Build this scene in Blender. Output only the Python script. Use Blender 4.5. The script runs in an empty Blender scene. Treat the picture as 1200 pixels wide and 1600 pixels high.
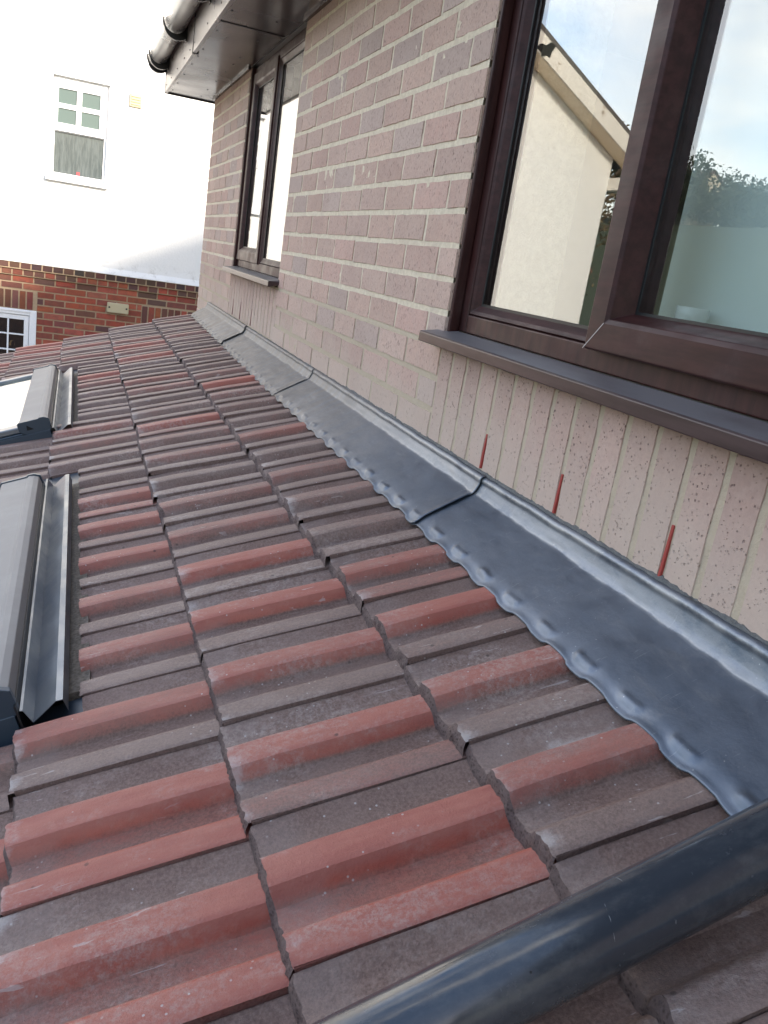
import bpy, bmesh, math, random
from math import radians as RD, sin, cos, tan, pi
from mathutils import Vector, Matrix, noise as MN

scene = bpy.context.scene
# ---------------------------------------------------------------- camera
cam_d = bpy.data.cameras.new('camera'); cam = bpy.data.objects.new('camera', cam_d)
scene.collection.objects.link(cam); scene.camera = cam
CAM = Vector((-0.806, -0.881, 0.0))
R_ = Vector((0.93377911, -0.32510054, 0.14955335)); U_ = Vector((-0.04404194, 0.31033853, 0.94960534)); F_ = Vector((0.35512938, 0.89330825, -0.27546958))
M = Matrix((R_, U_, -F_)).transposed().to_4x4(); M.translation = CAM; cam.matrix_world = M
cam_d.sensor_fit = 'VERTICAL'; cam_d.sensor_height = 24.0; cam_d.lens = 1319.8 / 1600 * 24.0
cam_d.clip_start = 0.01; cam_d.clip_end = 2000
scene.render.resolution_x = 768; scene.render.resolution_y = 1024

# ---------------------------------------------------------------- light
SUN = Vector((0.35, -0.75, 0.385)).normalized()
sun_el = math.asin(SUN.z); sun_az = math.atan2(SUN.x, SUN.y)
sd = bpy.data.lights.new('sun', 'SUN'); sd.energy = 3.9; sd.angle = RD(6.0); sd.color = (1.0, 0.88, 0.73)
so = bpy.data.objects.new('sun', sd); scene.collection.objects.link(so)
so.rotation_euler = SUN.to_track_quat('Z', 'Y').to_euler(); so.location = SUN * 30
w = bpy.data.worlds.new('World'); scene.world = w; w.use_nodes = True
wt = w.node_tree; wt.nodes.clear()
def wn(t, **k):
    n = wt.nodes.new(t)
    for a, b in k.items(): setattr(n, a, b)
    return n
sky = wn('ShaderNodeTexSky', sky_type='NISHITA', sun_disc=False, sun_elevation=sun_el, sun_rotation=sun_az, air_density=1.0, dust_density=1.6, ozone_density=1.2)
bg = wn('ShaderNodeBackground'); bg.inputs[1].default_value = 0.15
tc = wn('ShaderNodeTexCoord'); mp = wn('ShaderNodeMapping'); mp.inputs['Scale'].default_value = (1.0, 1.0, 2.6); mp.inputs['Location'].default_value = (5.1, 2.6, 0.9)
cn = wn('ShaderNodeTexNoise'); cn.inputs['Scale'].default_value = 2.3; cn.inputs['Detail'].default_value = 9; cn.inputs['Roughness'].default_value = 0.55
cr = wn('ShaderNodeValToRGB'); cr.color_ramp.elements[0].position = 0.50; cr.color_ramp.elements[1].position = 0.88
mx = wn('ShaderNodeMix', data_type='RGBA'); mx.inputs[7].default_value = (17.5, 15.8, 13.7, 1)
L = wt.links.new
L(tc.outputs['Generated'], mp.inputs['Vector']); L(mp.outputs[0], cn.inputs['Vector']); dp = wn('ShaderNodeVectorMath', operation='DOT_PRODUCT'); dp.inputs[1].default_value = (-.55, .80, -.20); L(tc.outputs['Generated'], dp.inputs[0])
ma = wn('ShaderNodeMath', operation='MULTIPLY_ADD'); ma.inputs[1].default_value = .13; L(dp.outputs['Value'], ma.inputs[0]); L(cn.outputs['Fac'], ma.inputs[2]); L(ma.outputs[0], cr.inputs[0])
L(cr.outputs[0], mx.inputs[0]); bs = wn('ShaderNodeVectorMath', operation='SCALE'); bs.inputs['Scale'].default_value = 1.8; L(sky.outputs[0], bs.inputs[0]); L(bs.outputs[0], mx.inputs[6])
d2 = wn('ShaderNodeVectorMath', operation='DOT_PRODUCT'); d2.inputs[1].default_value = (-.35, .90, .25); L(tc.outputs['Generated'], d2.inputs[0])
mr = wn('ShaderNodeMapRange'); mr.interpolation_type = 'SMOOTHSTEP'
for i_, v_ in enumerate((-.7, .6, .45, .95)): mr.inputs[1 + i_].default_value = v_
L(d2.outputs['Value'], mr.inputs[0]); fs_ = wn('ShaderNodeVectorMath', operation='SCALE'); L(mr.outputs[0], fs_.inputs['Scale']); L(mx.outputs[2], fs_.inputs[0]); L(fs_.outputs[0], bg.inputs[0])
L(bg.outputs[0], wn('ShaderNodeOutputWorld').inputs[0])
scene.view_settings.view_transform = 'Standard'; scene.view_settings.look = 'None'
scene.view_settings.exposure = 1.30; scene.view_settings.gamma = 1.0
scene.cycles.max_bounces = 8; scene.cycles.transparent_max_bounces = 12
scene.cycles.use_denoising = True

# ---------------------------------------------------------------- helpers
rnd = random.Random(7)
def link(o): scene.collection.objects.link(o)
class MB:
    """collects geometry for ONE mesh object; col = optional per-vertex colour"""
    def __init__(s): s.v = []; s.f = []; s.c = []; s.uv = None
    def add(s, vs, fs, col=None):
        b = len(s.v); s.v += [tuple(v) for v in vs]; s.f += [tuple(b + i for i in f) for f in fs]
        if col is None: col = (1, 1, 1, 1)
        if isinstance(col, list): s.c += col
        else: s.c += [col] * len(vs)
    def box(s, a, b, col=None, jit=0.0, bev=0.0):
        x0, y0, z0 = a; x1, y1, z1 = b
        if x0 > x1: x0, x1 = x1, x0
        if y0 > y1: y0, y1 = y1, y0
        if z0 > z1: z0, z1 = z1, z0
        vs = [(x, y, z) for x in (x0, x1) for y in (y0, y1) for z in (z0, z1)]
        fs = [(0, 1, 3, 2), (4, 6, 7, 5), (0, 4, 5, 1), (2, 3, 7, 6), (0, 2, 6, 4), (1, 5, 7, 3)]
        if jit: vs = [tuple(c + rnd.uniform(-jit, jit) for c in v) for v in vs]
        s.add(vs, fs, col)
    def prism(s, prof, axis, a, b, close=True, col=None):
        """extrude closed 2D profile along axis ('x','y','z'); prof coords are the other two axes in order"""
        n = len(prof)
        def P(p, t):
            if axis == 'x': return (t, p[0], p[1])
            if axis == 'y': return (p[0], t, p[1])
            return (p[0], p[1], t)
        vs = [P(p, a) for p in prof] + [P(p, b) for p in prof]
        fs = [(i, (i + 1) % n, n + (i + 1) % n, n + i) for i in range(n)]
        if close: fs += [tuple(range(n - 1, -1, -1)), tuple(range(n, 2 * n))]
        s.add(vs, fs, col)
    def grid(s, rows, col=None, cols=None):
        h = len(rows); w_ = len(rows[0])
        vs = [v for r in rows for v in r]
        fs = [(i * w_ + j, i * w_ + j + 1, (i + 1) * w_ + j + 1, (i + 1) * w_ + j) for i in range(h - 1) for j in range(w_ - 1)]
        s.add(vs, fs, cols if cols is not None else col)
    def tube(s, pts, r, seg=12, cap=True, radii=None):
        rings = []
        up = Vector((0, 0, 1))
        for i, p in enumerate(pts):
            p = Vector(p); d = (Vector(pts[min(i + 1, len(pts) - 1)]) - Vector(pts[max(i - 1, 0)])).normalized()
            a = d.cross(up if abs(d.z) < .95 else Vector((1, 0, 0))).normalized(); b = d.cross(a)
            rr = radii[i] if radii else r
            rings.append([p + (a * cos(t) + b * sin(t)) * rr for t in [2 * pi * k / seg for k in range(seg)]])
        vs = [v for ring in rings for v in ring]
        fs = [(i * seg + k, i * seg + (k + 1) % seg, (i + 1) * seg + (k + 1) % seg, (i + 1) * seg + k) for i in range(len(rings) - 1) for k in range(seg)]
        if cap: fs += [tuple(range(seg)), tuple(range(len(vs) - seg, len(vs)))]
        s.add(vs, fs)
    def build(s, name, mat, parent=None, smooth=False, bevel=0.0, seg=2, fix=True):
        me = bpy.data.meshes.new(name); me.from_pydata(s.v, [], s.f)
        if any(c != (1, 1, 1, 1) for c in s.c):
            at = me.color_attributes.new('col', 'FLOAT_COLOR', 'POINT')
            at.data.foreach_set('color', [x for c in s.c for x in c])
        me.update()
        if fix:
            bm = bmesh.new(); bm.from_mesh(me); bmesh.ops.recalc_face_normals(bm, faces=bm.faces); bm.to_mesh(me); bm.free()
        o = bpy.data.objects.new(name, me); link(o)
        if mat: me.materials.append(mat)
        if smooth:
            for p in me.polygons: p.use_smooth = True
        if bevel:
            m = o.modifiers.new('bevel', 'BEVEL'); m.width = bevel; m.segments = seg; m.limit_method = 'ANGLE'; m.angle_limit = RD(35); m.harden_normals = False
        if parent: o.parent = parent
        return o
def tag(o, label=None, cat=None, group=None, kind=None):
    if label: o['label'] = label
    if cat: o['category'] = cat
    if group: o['group'] = group
    if kind: o['kind'] = kind
    return o
def empty(name, loc=(0, 0, 0)):
    # parts are built in world coordinates; parenting keeps them there because the empty carries the offset in the inverse
    o = bpy.data.objects.new(name, None); link(o); o.empty_display_size = 0.2
    return o

# ---------------------------------------------------------------- materials
class Mat:
    def __init__(s, name, base=(.5, .5, .5), rough=.6, metal=0., spec=.5, coat=0.):
        s.m = bpy.data.materials.new(name); s.m.use_nodes = True; s.t = s.m.node_tree
        s.b = s.t.nodes['Principled BSDF']; s.b.inputs['Base Color'].default_value = (*base, 1)
        s.b.inputs['Roughness'].default_value = rough; s.b.inputs['Metallic'].default_value = metal
        s.b.inputs['Specular IOR Level'].default_value = spec; s.b.inputs['Coat Weight'].default_value = coat
        s.co = s.t.nodes.new('ShaderNodeTexCoord')
    def l(s, a, b): s.t.links.new(a, b)
    def vec(s, scale=(1, 1, 1), rot=(0, 0, 0)):
        m = s.t.nodes.new('ShaderNodeMapping'); m.inputs['Scale'].default_value = scale; m.inputs['Rotation'].default_value = rot
        s.l(s.co.outputs['Object'], m.inputs[0]); return m.outputs[0]
    def noise(s, sc, det=4, rough=.5, scale=(1, 1, 1), dist=0.):
        n = s.t.nodes.new('ShaderNodeTexNoise'); n.inputs['Scale'].default_value = sc; n.inputs['Detail'].default_value = det
        n.inputs['Roughness'].default_value = rough; n.inputs['Distortion'].default_value = dist
        s.l(s.vec(scale), n.inputs['Vector']); return n.outputs['Fac']
    def voro(s, sc, scale=(1, 1, 1), feat='F1', rot=(0, 0, 0), rand=1.0):
        n = s.t.nodes.new('ShaderNodeTexVoronoi'); n.feature = feat; n.inputs['Scale'].default_value = sc; n.inputs['Randomness'].default_value = rand
        s.l(s.vec(scale, rot), n.inputs['Vector']); return n.outputs[0]
    def ramp(s, f, a, b, va=0., vb=1.):
        n = s.t.nodes.new('ShaderNodeMapRange'); n.interpolation_type = 'SMOOTHSTEP'
        for i, v in enumerate((a, b, va, vb)): n.inputs[1 + i].default_value = v
        s.l(f, n.inputs[0]); return n.outputs[0]
    def math(s, op, a, b=None, clamp=False):
        n = s.t.nodes.new('ShaderNodeMath'); n.operation = op; n.use_clamp = clamp
        for i, v in enumerate((a, b)):
            if v is None: continue
            if hasattr(v, 'is_output'): s.l(v, n.inputs[i])
            else: n.inputs[i].default_value = v
        return n.outputs[0]
    def mix(s, f, a, b, mode='MIX'):
        n = s.t.nodes.new('ShaderNodeMix'); n.data_type = 'RGBA'; n.blend_type = mode
        for i, v in ((0, f), (6, a), (7, b)):
            if hasattr(v, 'is_output'): s.l(v, n.inputs[i])
            elif i == 0: n.inputs[0].default_value = v
            else: n.inputs[i].default_value = (*v, 1)
        return n.outputs[2]
    def attr(s, name='col'):
        n = s.t.nodes.new('ShaderNodeVertexColor'); n.layer_name = name; return n.outputs[0]
    def sep(s, c):
        n = s.t.nodes.new('ShaderNodeSeparateColor'); s.l(c, n.inputs[0]); return n.outputs
    def xyz(s):
        n = s.t.nodes.new('ShaderNodeSeparateXYZ'); s.l(s.co.outputs['Object'], n.inputs[0]); return n.outputs
    def color(s, c): s.l(c, s.b.inputs['Base Color'])
    def rough(s, c): s.l(c, s.b.inputs['Roughness'])
    def bump(s, h, dist=.002, strength=1.):
        n = s.t.nodes.new('ShaderNodeBump'); n.inputs['Distance'].default_value = dist; n.inputs['Strength'].default_value = strength
        if s.b.inputs['Normal'].links: s.l(s.b.inputs['Normal'].links[0].from_socket, n.inputs['Normal'])
        s.l(h, n.inputs['Height']); s.l(n.outputs[0], s.b.inputs['Normal'])

# pink facing brick (per-brick colour in the vertex attribute)
def mat_brick(name, rot=False):
    m = Mat(name, rough=.85, spec=.25); c = m.attr()
    c = m.mix(m.ramp(m.noise(34, 5, .6), .35, .7, 0, .30), c, (.52, .40, .34)); c = m.mix(m.ramp(m.noise(2.2, 5, .6), .45, .7, 0, .22), c, (.30, .20, .16)); c = m.mix(m.ramp(m.noise(150, 3, .7), .35, .7, 0, .25), c, (.28, .19, .17))
    st = (1, 1, .28) if not rot else (1, .55, .55)
    fl = m.voro(165, st); msk = m.ramp(m.noise(26, 3), .47, .6)
    fleck = m.math('MULTIPLY', m.ramp(fl, .14, .24, 1, 0), msk)
    fl2 = m.voro(330, st); fleck2 = m.math('MULTIPLY', m.ramp(fl2, .12, .25, .7, 0), m.ramp(m.noise(40, 2), .45, .62))
    f = m.math('MAXIMUM', fleck, fleck2)
    fl3 = m.voro(210, st); f = m.math('MAXIMUM', f, m.math('MULTIPLY', m.ramp(fl3, .13, .22, .9, 0), m.ramp(m.noise(55, 2), .44, .56)))
    c = m.mix(m.math('MULTIPLY', f, .75), c, (.12, .075, .07))
    z = m.xyz()[2]
    wash = m.math('ADD', m.ramp(z, -.36, -.10, .72, 0), m.math('MULTIPLY', m.math('SUBTRACT', m.noise(5, 5, .6), .5), .9))
    wash = m.math('MULTIPLY', m.ramp(wash, .1, .95, 0, .62), m.ramp(z, .0, -.12, 0, 1))
    c = m.mix(wash, c, (.56, .46, .38))
    m.color(c)
    m.bump(m.math('MULTIPLY', f, -1.), .0016); m.bump(m.noise(300, 4, .7), .0006)
    return m.m
M_BRICK = mat_brick('pink_brick'); M_SOLD = mat_brick('pink_brick_soldier', True)
m = Mat('cream_mortar', rough=.95, spec=.1)
c = m.mix(m.ramp(m.noise(60, 5, .7), .3, .7), (.62, .53, .40), (.76, .67, .52)); c = m.mix(m.ramp(m.noise(9, 3), .5, .75, 0, .4), c, (.52, .41, .33))
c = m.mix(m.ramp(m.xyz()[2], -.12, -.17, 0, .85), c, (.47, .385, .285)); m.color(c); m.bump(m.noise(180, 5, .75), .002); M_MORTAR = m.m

# red neighbour brick : per brick colour
m = Mat('red_brick', rough=.85, spec=.2); c = m.attr()
c = m.mix(m.ramp(m.noise(16, 4, .65), .35, .7, 0, .45), c, (.10, .05, .045)); m.color(c); m.bump(m.noise(120, 4, .7), .002); M_RED = m.m
m = Mat('tan_mortar', rough=.95, spec=.1); m.color(m.mix(m.noise(30, 4), (.30, .22, .15), (.46, .36, .25))); M_TAN = m.m
# white render
m = Mat('white_render', rough=.9, spec=.2)
c = m.mix(m.ramp(m.noise(1.2, 6, .6), .42, .75, 0, .25), (.80, .80, .79), (.70, .71, .72))
z = m.xyz()[2]
dirt = m.math('MULTIPLY', m.ramp(z, -.33, -.5, 0, 1), m.ramp(m.noise(9, 6, .75), .5, .68, 0, .55))
c = m.mix(dirt, c, (.42, .41, .38)); m.color(c); m.bump(m.noise(40, 6, .7), .004); M_RENDER = m.m

# roof tiles : attribute col = (red amount, tail whitening plus painted rib relief, dirt, tail-face flag)
m = Mat('concrete_tile', rough=.58, spec=.5)
r_, g_, b_ = m.sep(m.attr())[:3]
streak = m.noise(9, 6, .65, (1, 5, 1)); grain = m.noise(260, 3, .7); cloud = m.noise(7, 5, .6)
base = m.mix(m.ramp(grain, .3, .7), (.124, .071, .055), (.232, .148, .120))
base = m.mix(m.ramp(cloud, .35, .7, 0, .5), base, (.245, .172, .145))
red = m.mix(m.ramp(streak, .3, .75), (.34, .064, .038), (.43, .125, .082))
ra = m.math('ADD', r_, m.math('MULTIPLY', m.math('SUBTRACT', m.noise(11, 6, .7, (1, 2.5, 1)), .5), .75))
ra = m.math('ADD', ra, m.math('MULTIPLY', m.math('SUBTRACT', grain, .5), .45))
c = m.mix(m.ramp(ra, .18, 1.0), base, red)
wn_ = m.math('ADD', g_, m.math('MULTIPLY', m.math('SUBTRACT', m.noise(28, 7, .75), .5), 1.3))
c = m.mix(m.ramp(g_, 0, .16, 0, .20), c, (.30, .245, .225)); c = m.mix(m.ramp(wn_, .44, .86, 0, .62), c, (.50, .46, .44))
dust = m.math('MULTIPLY', m.ramp(m.noise(3.1, 7, .75, (1, 2, 1)),   .45, .68, 0, .6), m.ramp(m.noise(120, 3, .8), .35, .7))
c = m.mix(dust, c, (.43, .36, .32))
sp = m.math('MULTIPLY', m.ramp(m.voro(75), .07, .13, 1, 0), m.ramp(m.noise(6, 2), .52, .6))
c = m.mix(m.math('MULTIPLY', sp, .75), c, (.5, .47, .45))
sc_ = m.math('MULTIPLY', m.ramp(m.noise(20, 3, .5, (1, 7, 1), .6), .655, .69), m.ramp(m.noise(4.2, 2), .5, .6))
c = m.mix(m.math('MULTIPLY', sc_, .5), c, (.5, .45, .43))
dk = m.math('MULTIPLY', m.ramp(m.voro(23), .045, .09, 1, 0), m.ramp(m.noise(3.7, 2), .5, .56))
c = m.mix(m.math('MULTIPLY', dk, .6), c, (.035, .025, .022))
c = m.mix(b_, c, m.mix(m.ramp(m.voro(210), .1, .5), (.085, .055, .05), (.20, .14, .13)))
m.color(c); m.bump(m.noise(320, 4, .8), .0013); m.bump(m.noise(45, 4, .6), .0015)
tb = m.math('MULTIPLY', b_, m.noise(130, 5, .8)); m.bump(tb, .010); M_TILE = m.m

# lead
m = Mat('sheet_lead', rough=.4, metal=.75, spec=.5)
n1 = m.noise(4, 6, .62, (1, .6, 1)); n2 = m.noise(26, 6, .7, (1.6, .6, 1))
c = m.mix(m.ramp(n1, .35, .68), (.088, .112, .150), (.145, .168, .205))
wa = m.math('MULTIPLY', m.sep(m.attr())[1], m.ramp(n2, .3, .6))
c = m.mix(m.math('MULTIPLY', wa, .85), c, (.40, .41, .41))
yv = m.xyz()[1]
pale = m.math('MULTIPLY', m.ramp(yv, .75, 1.9, 0, .8), m.ramp(m.noise(12, 5, .6, (.4, 3, 1)), .25, .7, .35, 1))
c = m.mix(pale, c, (.195, .168, .138))
c = m.mix(m.math('MULTIPLY', m.ramp(m.voro(90), .05, .10, 1, 0), m.ramp(m.noise(9, 2), .5, .58, 0, .6)), c, (.5, .5, .5))
c = m.mix(m.math('MULTIPLY', m.ramp(m.noise(8, 7, .72, (3, .8, 1), .4), .56, .72), .35), c, (.27, .28, .29))
c = m.mix(m.math('MULTIPLY', m.ramp(m.noise(30, 3, .5, (1, 9, 1), .5), .69, .72), .3), c, (.34, .36, .38))
m.color(c); m.rough(m.math('ADD', m.ramp(n2, .3, .75, .40, .58), m.math('MULTIPLY', pale, .22)))
m.l(m.math('SUBTRACT', .78, m.math('MULTIPLY', pale, .5)), m.b.inputs['Metallic'])
m.bump(m.noise(18, 4, .5, (1, .7, 1)), .0009); m.bump(m.noise(240, 3, .6), .0002); M_LEAD = m.m
m = Mat('grey_sealant', (.12, .125, .13), .8); m.bump(m.noise(160, 5, .8), .006); m.color(m.mix(m.noise(80, 5, .7), (.07, .075, .08), (.26, .26, .25))); M_SEAL = m.m
# window plastics
def upvc(name, a, b, rough, grain=(1, 1, 1), bump=.0004, coat=0., spec=.5, clean=False):
    m = Mat(name, rough=rough, spec=spec, coat=coat)
    if clean:
        m.color(m.mix(m.ramp(m.noise(3, 4, .6, grain), .35, .7), a, b)); m.rough(m.ramp(m.noise(2.5, 3, .5), .3, .7, rough - .03, rough + .06)); return m.m
    n = m.noise(60, 5, .6, grain)
    c = m.mix(m.ramp(n, .3, .7), a, b); c = m.mix(m.ramp(m.noise(8, 6, .7), .5, .8, 0, .10), c, (.22, .2, .2)); m.color(c); m.bump(n, bump * .35)
    m.rough(m.ramp(m.noise(14, 4, .6), .3, .7, rough - .06, rough + .1)); return m.m
M_UPVC = upvc('rosewood_upvc', (.028, .0085, .008), (.052, .017, .0155), .46, (1, .12, 1), spec=.26)
M_UPVCV = upvc('rosewood_upvc_upright', (.028, .0085, .008), (.052, .017, .0155), .46, (1, 1, .12), spec=.26)
def _sill():
    m = Mat('rosewood_sill', rough=.38, spec=.45); n = m.noise(60, 5, .6, (1, .1, 1))
    c = m.mix(m.ramp(n, .3, .7), (.030, .014, .015), (.055, .030, .031))
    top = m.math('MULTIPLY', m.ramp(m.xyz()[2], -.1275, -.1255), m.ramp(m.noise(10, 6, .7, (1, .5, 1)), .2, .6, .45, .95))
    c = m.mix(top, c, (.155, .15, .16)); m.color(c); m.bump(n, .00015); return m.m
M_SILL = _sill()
M_FASC = upvc('brown_roofline_board', (.135, .108, .098), (.155, .125, .114), .30, (1, .2, 1), clean=True)
M_SOFF = upvc('dark_soffit_board', (.040, .030, .029), (.052, .040, .038), .24, (1, .2, 1), clean=True, spec=.28)
M_GUT = upvc('grey_gutter_plastic', (.36, .34, .32), (.38, .36, .34), .18, (1, .2, 1), clean=True)
M_BRK = Mat('black_plastic', (.012, .012, .013), .35).m
M_GASK = Mat('black_gasket', (.008, .008, .009), .45).m
m = Mat('black_pipe_plastic', (.012, .017, .024), .14, spec=.7, coat=.2)
sc_ = m.ramp(m.noise(9, 7, .75, (1, 2, 1)), .45, .7)
c = m.mix(m.math('MULTIPLY', sc_, .14), (.030, .036, .046), (.26, .27, .27))
c = m.mix(m.math('MULTIPLY', m.ramp(m.voro(46, (1, 1, 1)), .05, .08, 1, 0), m.ramp(m.noise(7, 2), .5, .56)), c, (.004, .004, .004))
c = m.mix(m.math('MULTIPLY', m.ramp(m.noise(16, 4, .6, (9, 1.5, 3), .8), .70, .73), .5), c, (.40, .42, .44))
m.color(c); m.rough(m.ramp(m.noise(12, 6, .7, (1, 1.5, 1)), .3, .8, .12, .36)); m.bump(m.noise(14, 3, .5, (.5, 2, 2)), .0012); M_PIPE = m.m
M_WHITE = upvc('white_upvc', (.74, .76, .80), (.80, .82, .85), .35)
m = Mat('painted_timber', rough=.6); m.color(m.mix(m.ramp(m.noise(7, 6, .75), .56, .66), (.78, .74, .68), (.40, .33, .27))); M_BARGE = m.m
M_CREAM = Mat('cream_plastic', (.46, .40, .26), .5).m
M_REDP = Mat('red_plastic', (.33, .045, .036), .55).m
m = Mat('beige_foam', rough=.95); m.color(m.mix(m.voro(160), (.10, .085, .065), (.24, .20, .16))); m.bump(m.noise(120, 4, .8), .003); M_FOAM = m.m
m = Mat('grey_aluminium', rough=.33, metal=.55)
m.color(m.mix(m.ramp(m.noise(5, 5, .6), .3, .75), (.10, .125, .16), (.20, .22, .24))); m.rough(m.ramp(m.noise(9, 5, .7), .3, .7, .28, .45)); M_ALU = m.m
m = Mat('lacquered_hood', rough=.55, metal=.0); m.color(m.mix(m.ramp(m.noise(6, 5, .7), .4, .8), (.235, .222, .21), (.28, .268, .252))); M_HOOD = m.m
M_BLUE = Mat('slate_blue_cladding', (.045, .065, .09), .35, metal=.3).m
M_DARK = Mat('dark_void', (.01, .01, .01), .9).m
# glass : real sheet, double-glazing strength reflection
def glass(name, ior=1.9, tint=(.90, .94, .93), rough=0., bumpy=None):
    m = Mat(name); t = m.t; t.nodes.remove(m.b)
    gl = t.nodes.new('ShaderNodeBsdfGlossy'); gl.inputs['Roughness'].default_value = rough
    tr = t.nodes.new('ShaderNodeBsdfTransparent'); tr.inputs[0].default_value = (*tint, 1)
    lw = t.nodes.new('ShaderNodeLayerWeight'); lw.inputs[0].default_value = .5
    f5 = m.math('POWER', lw.outputs['Facing'], 4.0); fr_ = m.math('ADD', m.math('MULTIPLY', f5, 1 - ior), ior)
    mx_ = t.nodes.new('ShaderNodeMixShader'); m.l(fr_, mx_.inputs[0]); m.l(tr.outputs[0], mx_.inputs[1]); m.l(gl.outputs[0], mx_.inputs[2])
    if bumpy:
        bn = t.nodes.new('ShaderNodeBump'); bn.inputs['Distance'].default_value = bumpy[1]
        m.l(m.noise(*bumpy[0]), bn.inputs['Height']); m.l(bn.outputs[0], gl.inputs['Normal'])
    m.l(mx_.outputs[0], t.nodes['Material Output'].inputs[0]); return m.m
M_GLASS = glass('window_glass', .125)
M_RGLASS = glass('roof_glass', .16, (.85, .9, .9))
m = Mat('patterned_glass', (.10, .14, .15), .2, spec=.6); n = m.noise(30, 3, .6, (1, 1, .16)); m.bump(n, .003)
m.color(m.mix(m.ramp(n, .35, .65), (.05, .065, .07), (.085, .105, .11))); M_PGLASS = m.m
m = Mat('pale_blind', (.80, .84, .82), .9); M_BLIND = m.m
M_ROOM = Mat('room_plaster', (.45, .43, .38), .9).m
M_MUG = Mat('white_ceramic', (.75, .74, .72), .2).m

# ---------------------------------------------------------------- setting
def terrain():
    mb = MB(); rows = []
    def H(x, y):
        d = math.hypot(x, y)
        t = max(0., min(1., (-x + y * .2 - 18) / 75.))
        h = -3.3 + 14.2 * t * t * (3 - 2 * t)
        h += MN.noise(Vector((x * .03, y * .03, 0))) * 2.0 * min(1, max(0, (d - 22) / 30))
        return h
    rings = [0, 4, 8, 12, 16, 20, 25, 30, 36, 42, 50, 60, 70, 80, 90, 100, 115, 130, 149, 200, 400, 900]
    for r in rings:
        rows.append([(r * cos(a), r * sin(a), H(r * cos(a), r * sin(a)) if r < 150 else H(149 * cos(a), 149 * sin(a))) for a in [2 * pi * k / 96 for k in range(97)]])
    mb.grid(rows)
    m = Mat('grass_ground', rough=.95); m.color(m.mix(m.noise(.5, 7, .7), (.03, .045, .018), (.06, .075, .035)))
    return mb.build('ground', m.m, smooth=True), H
ground, GH = terrain(); tag(ground, kind='structure')
mb = MB(); mb.box((-7, -6, -3.34), (3.5, 9.6, -3.25)); m = Mat('patio_slabs', rough=.9)
bt = m.t.nodes.new('ShaderNodeTexBrick'); bt.inputs['Scale'].default_value = 1.6; m.l(m.co.outputs['Object'], bt.inputs['Vector'])
bt.inputs['Color1'].default_value = (.30, .28, .25, 1); bt.inputs['Color2'].default_value = (.24, .22, .2, 1); bt.inputs['Mortar'].default_value = (.1, .09, .08, 1); bt.inputs['Mortar Size'].default_value = .01
m.color(bt.outputs[0]); tag(mb.build('patio', m.m), kind='structure')

# ================================================================ BRICK HOUSE
house = empty('brick_house')
tag(house, 'house with pink speckled brick wall and dark brown framed windows, above the tiled roof', 'house')
Y0 = .943; YC = 5.19; ZT = .87; GX = .05
WIN_N = (-.857, Y0, -.150, ZT)     # near window opening  y0,y1,z0,z1
WIN_F = (2.743, 3.915, -.150, ZT)
PINKS = [(.56, .385, .31), (.535, .365, .298), (.57, .405, .33), (.525, .37, .305), (.55, .362, .298)]
GREYS = [(.49, .37, .315), (.48, .365, .315)]
def wob(v, a=.0022): 
    n = MN.noise_vector(Vector(v) * 17.) ; return (v[0], v[1] + n.y * a, v[2] + n.z * a)
def brick(mb, y0, y1, z0, z1, col, xo=0.):
    if y1 - y0 < .012 or z1 - z0 < .008: return
    b = .0028; x = -.003 + xo
    ny = max(2, int((y1 - y0) / .035)); nz = max(2, int((z1 - z0) / .032))
    ys = [y0 + b + (y1 - y0 - 2 * b) * i / ny for i in range(ny + 1)]; zs = [z0 + b + (z1 - z0 - 2 * b) * i / nz for i in range(nz + 1)]
    YS = [y0] + ys + [y1]; ZS = [z0] + zs + [z1]
    rows = []
    for j, z in enumerate(ZS):
        r = []
        for i, y in enumerate(YS):
            edge = i in (0, len(YS) - 1) or j in (0, len(ZS) - 1)
            vx = .007 if edge else x + MN.noise(Vector((y * 22, z * 22, 3))) * .0012
            yy = y; zz = z
            if edge or i in (1, len(YS) - 2) or j in (1, len(ZS) - 2):
                n = MN.noise_vector(Vector((0, y * 60, z * 60))); yy += n.y * .0022; zz += n.z * .0022
            r.append((vx, yy, zz))
        rows.append(r)
    mb.grid(rows, col=(*col, 1))
def brick_col(y=0, z=0):
    c = rnd.choice(PINKS) if rnd.random() > .16 else rnd.choice(GREYS)
    k = rnd.uniform(.90, 1.08); return tuple(min(1, a * k) for a in c)
def sub(iv, cuts):
    out = [iv]
    for c0, c1 in cuts:
        nxt = []
        for a, b in out:
            if c1 <= a or c0 >= b: nxt.append((a, b)); continue
            if a < c0: nxt.append((a, c0))
            if c1 < b: nxt.append((c1, b))
        out = nxt
    return out
J = .0098
wallb = MB()
for r in range(-9, 12):
    z0 = .075 * r; z1 = z0 + .075 - J
    if z1 > ZT: z1 = ZT
    if z0 >= ZT: break
    cuts = []
    for (a, b, c0, c1) in (WIN_N, WIN_F):
        if z1 > c0 + .004: cuts.append((a - J, b))
        elif z1 > c0 - .225: cuts.append((a - J + .0, b))
    off = 0 if r % 2 else .1125
    for i in range(-14, 22):
        a = Y0 + .225 * i - off + .0; b = a + .225 - J
        if b < -2.2 or a > YC: continue
        for (p, q) in sub((a, min(b, YC)), cuts): brick(wallb, p, q, z0 + rnd.uniform(-.001, .001), z1 + rnd.uniform(-.001, .001), brick_col(), rnd.uniform(-.0012, .0012))
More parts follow.
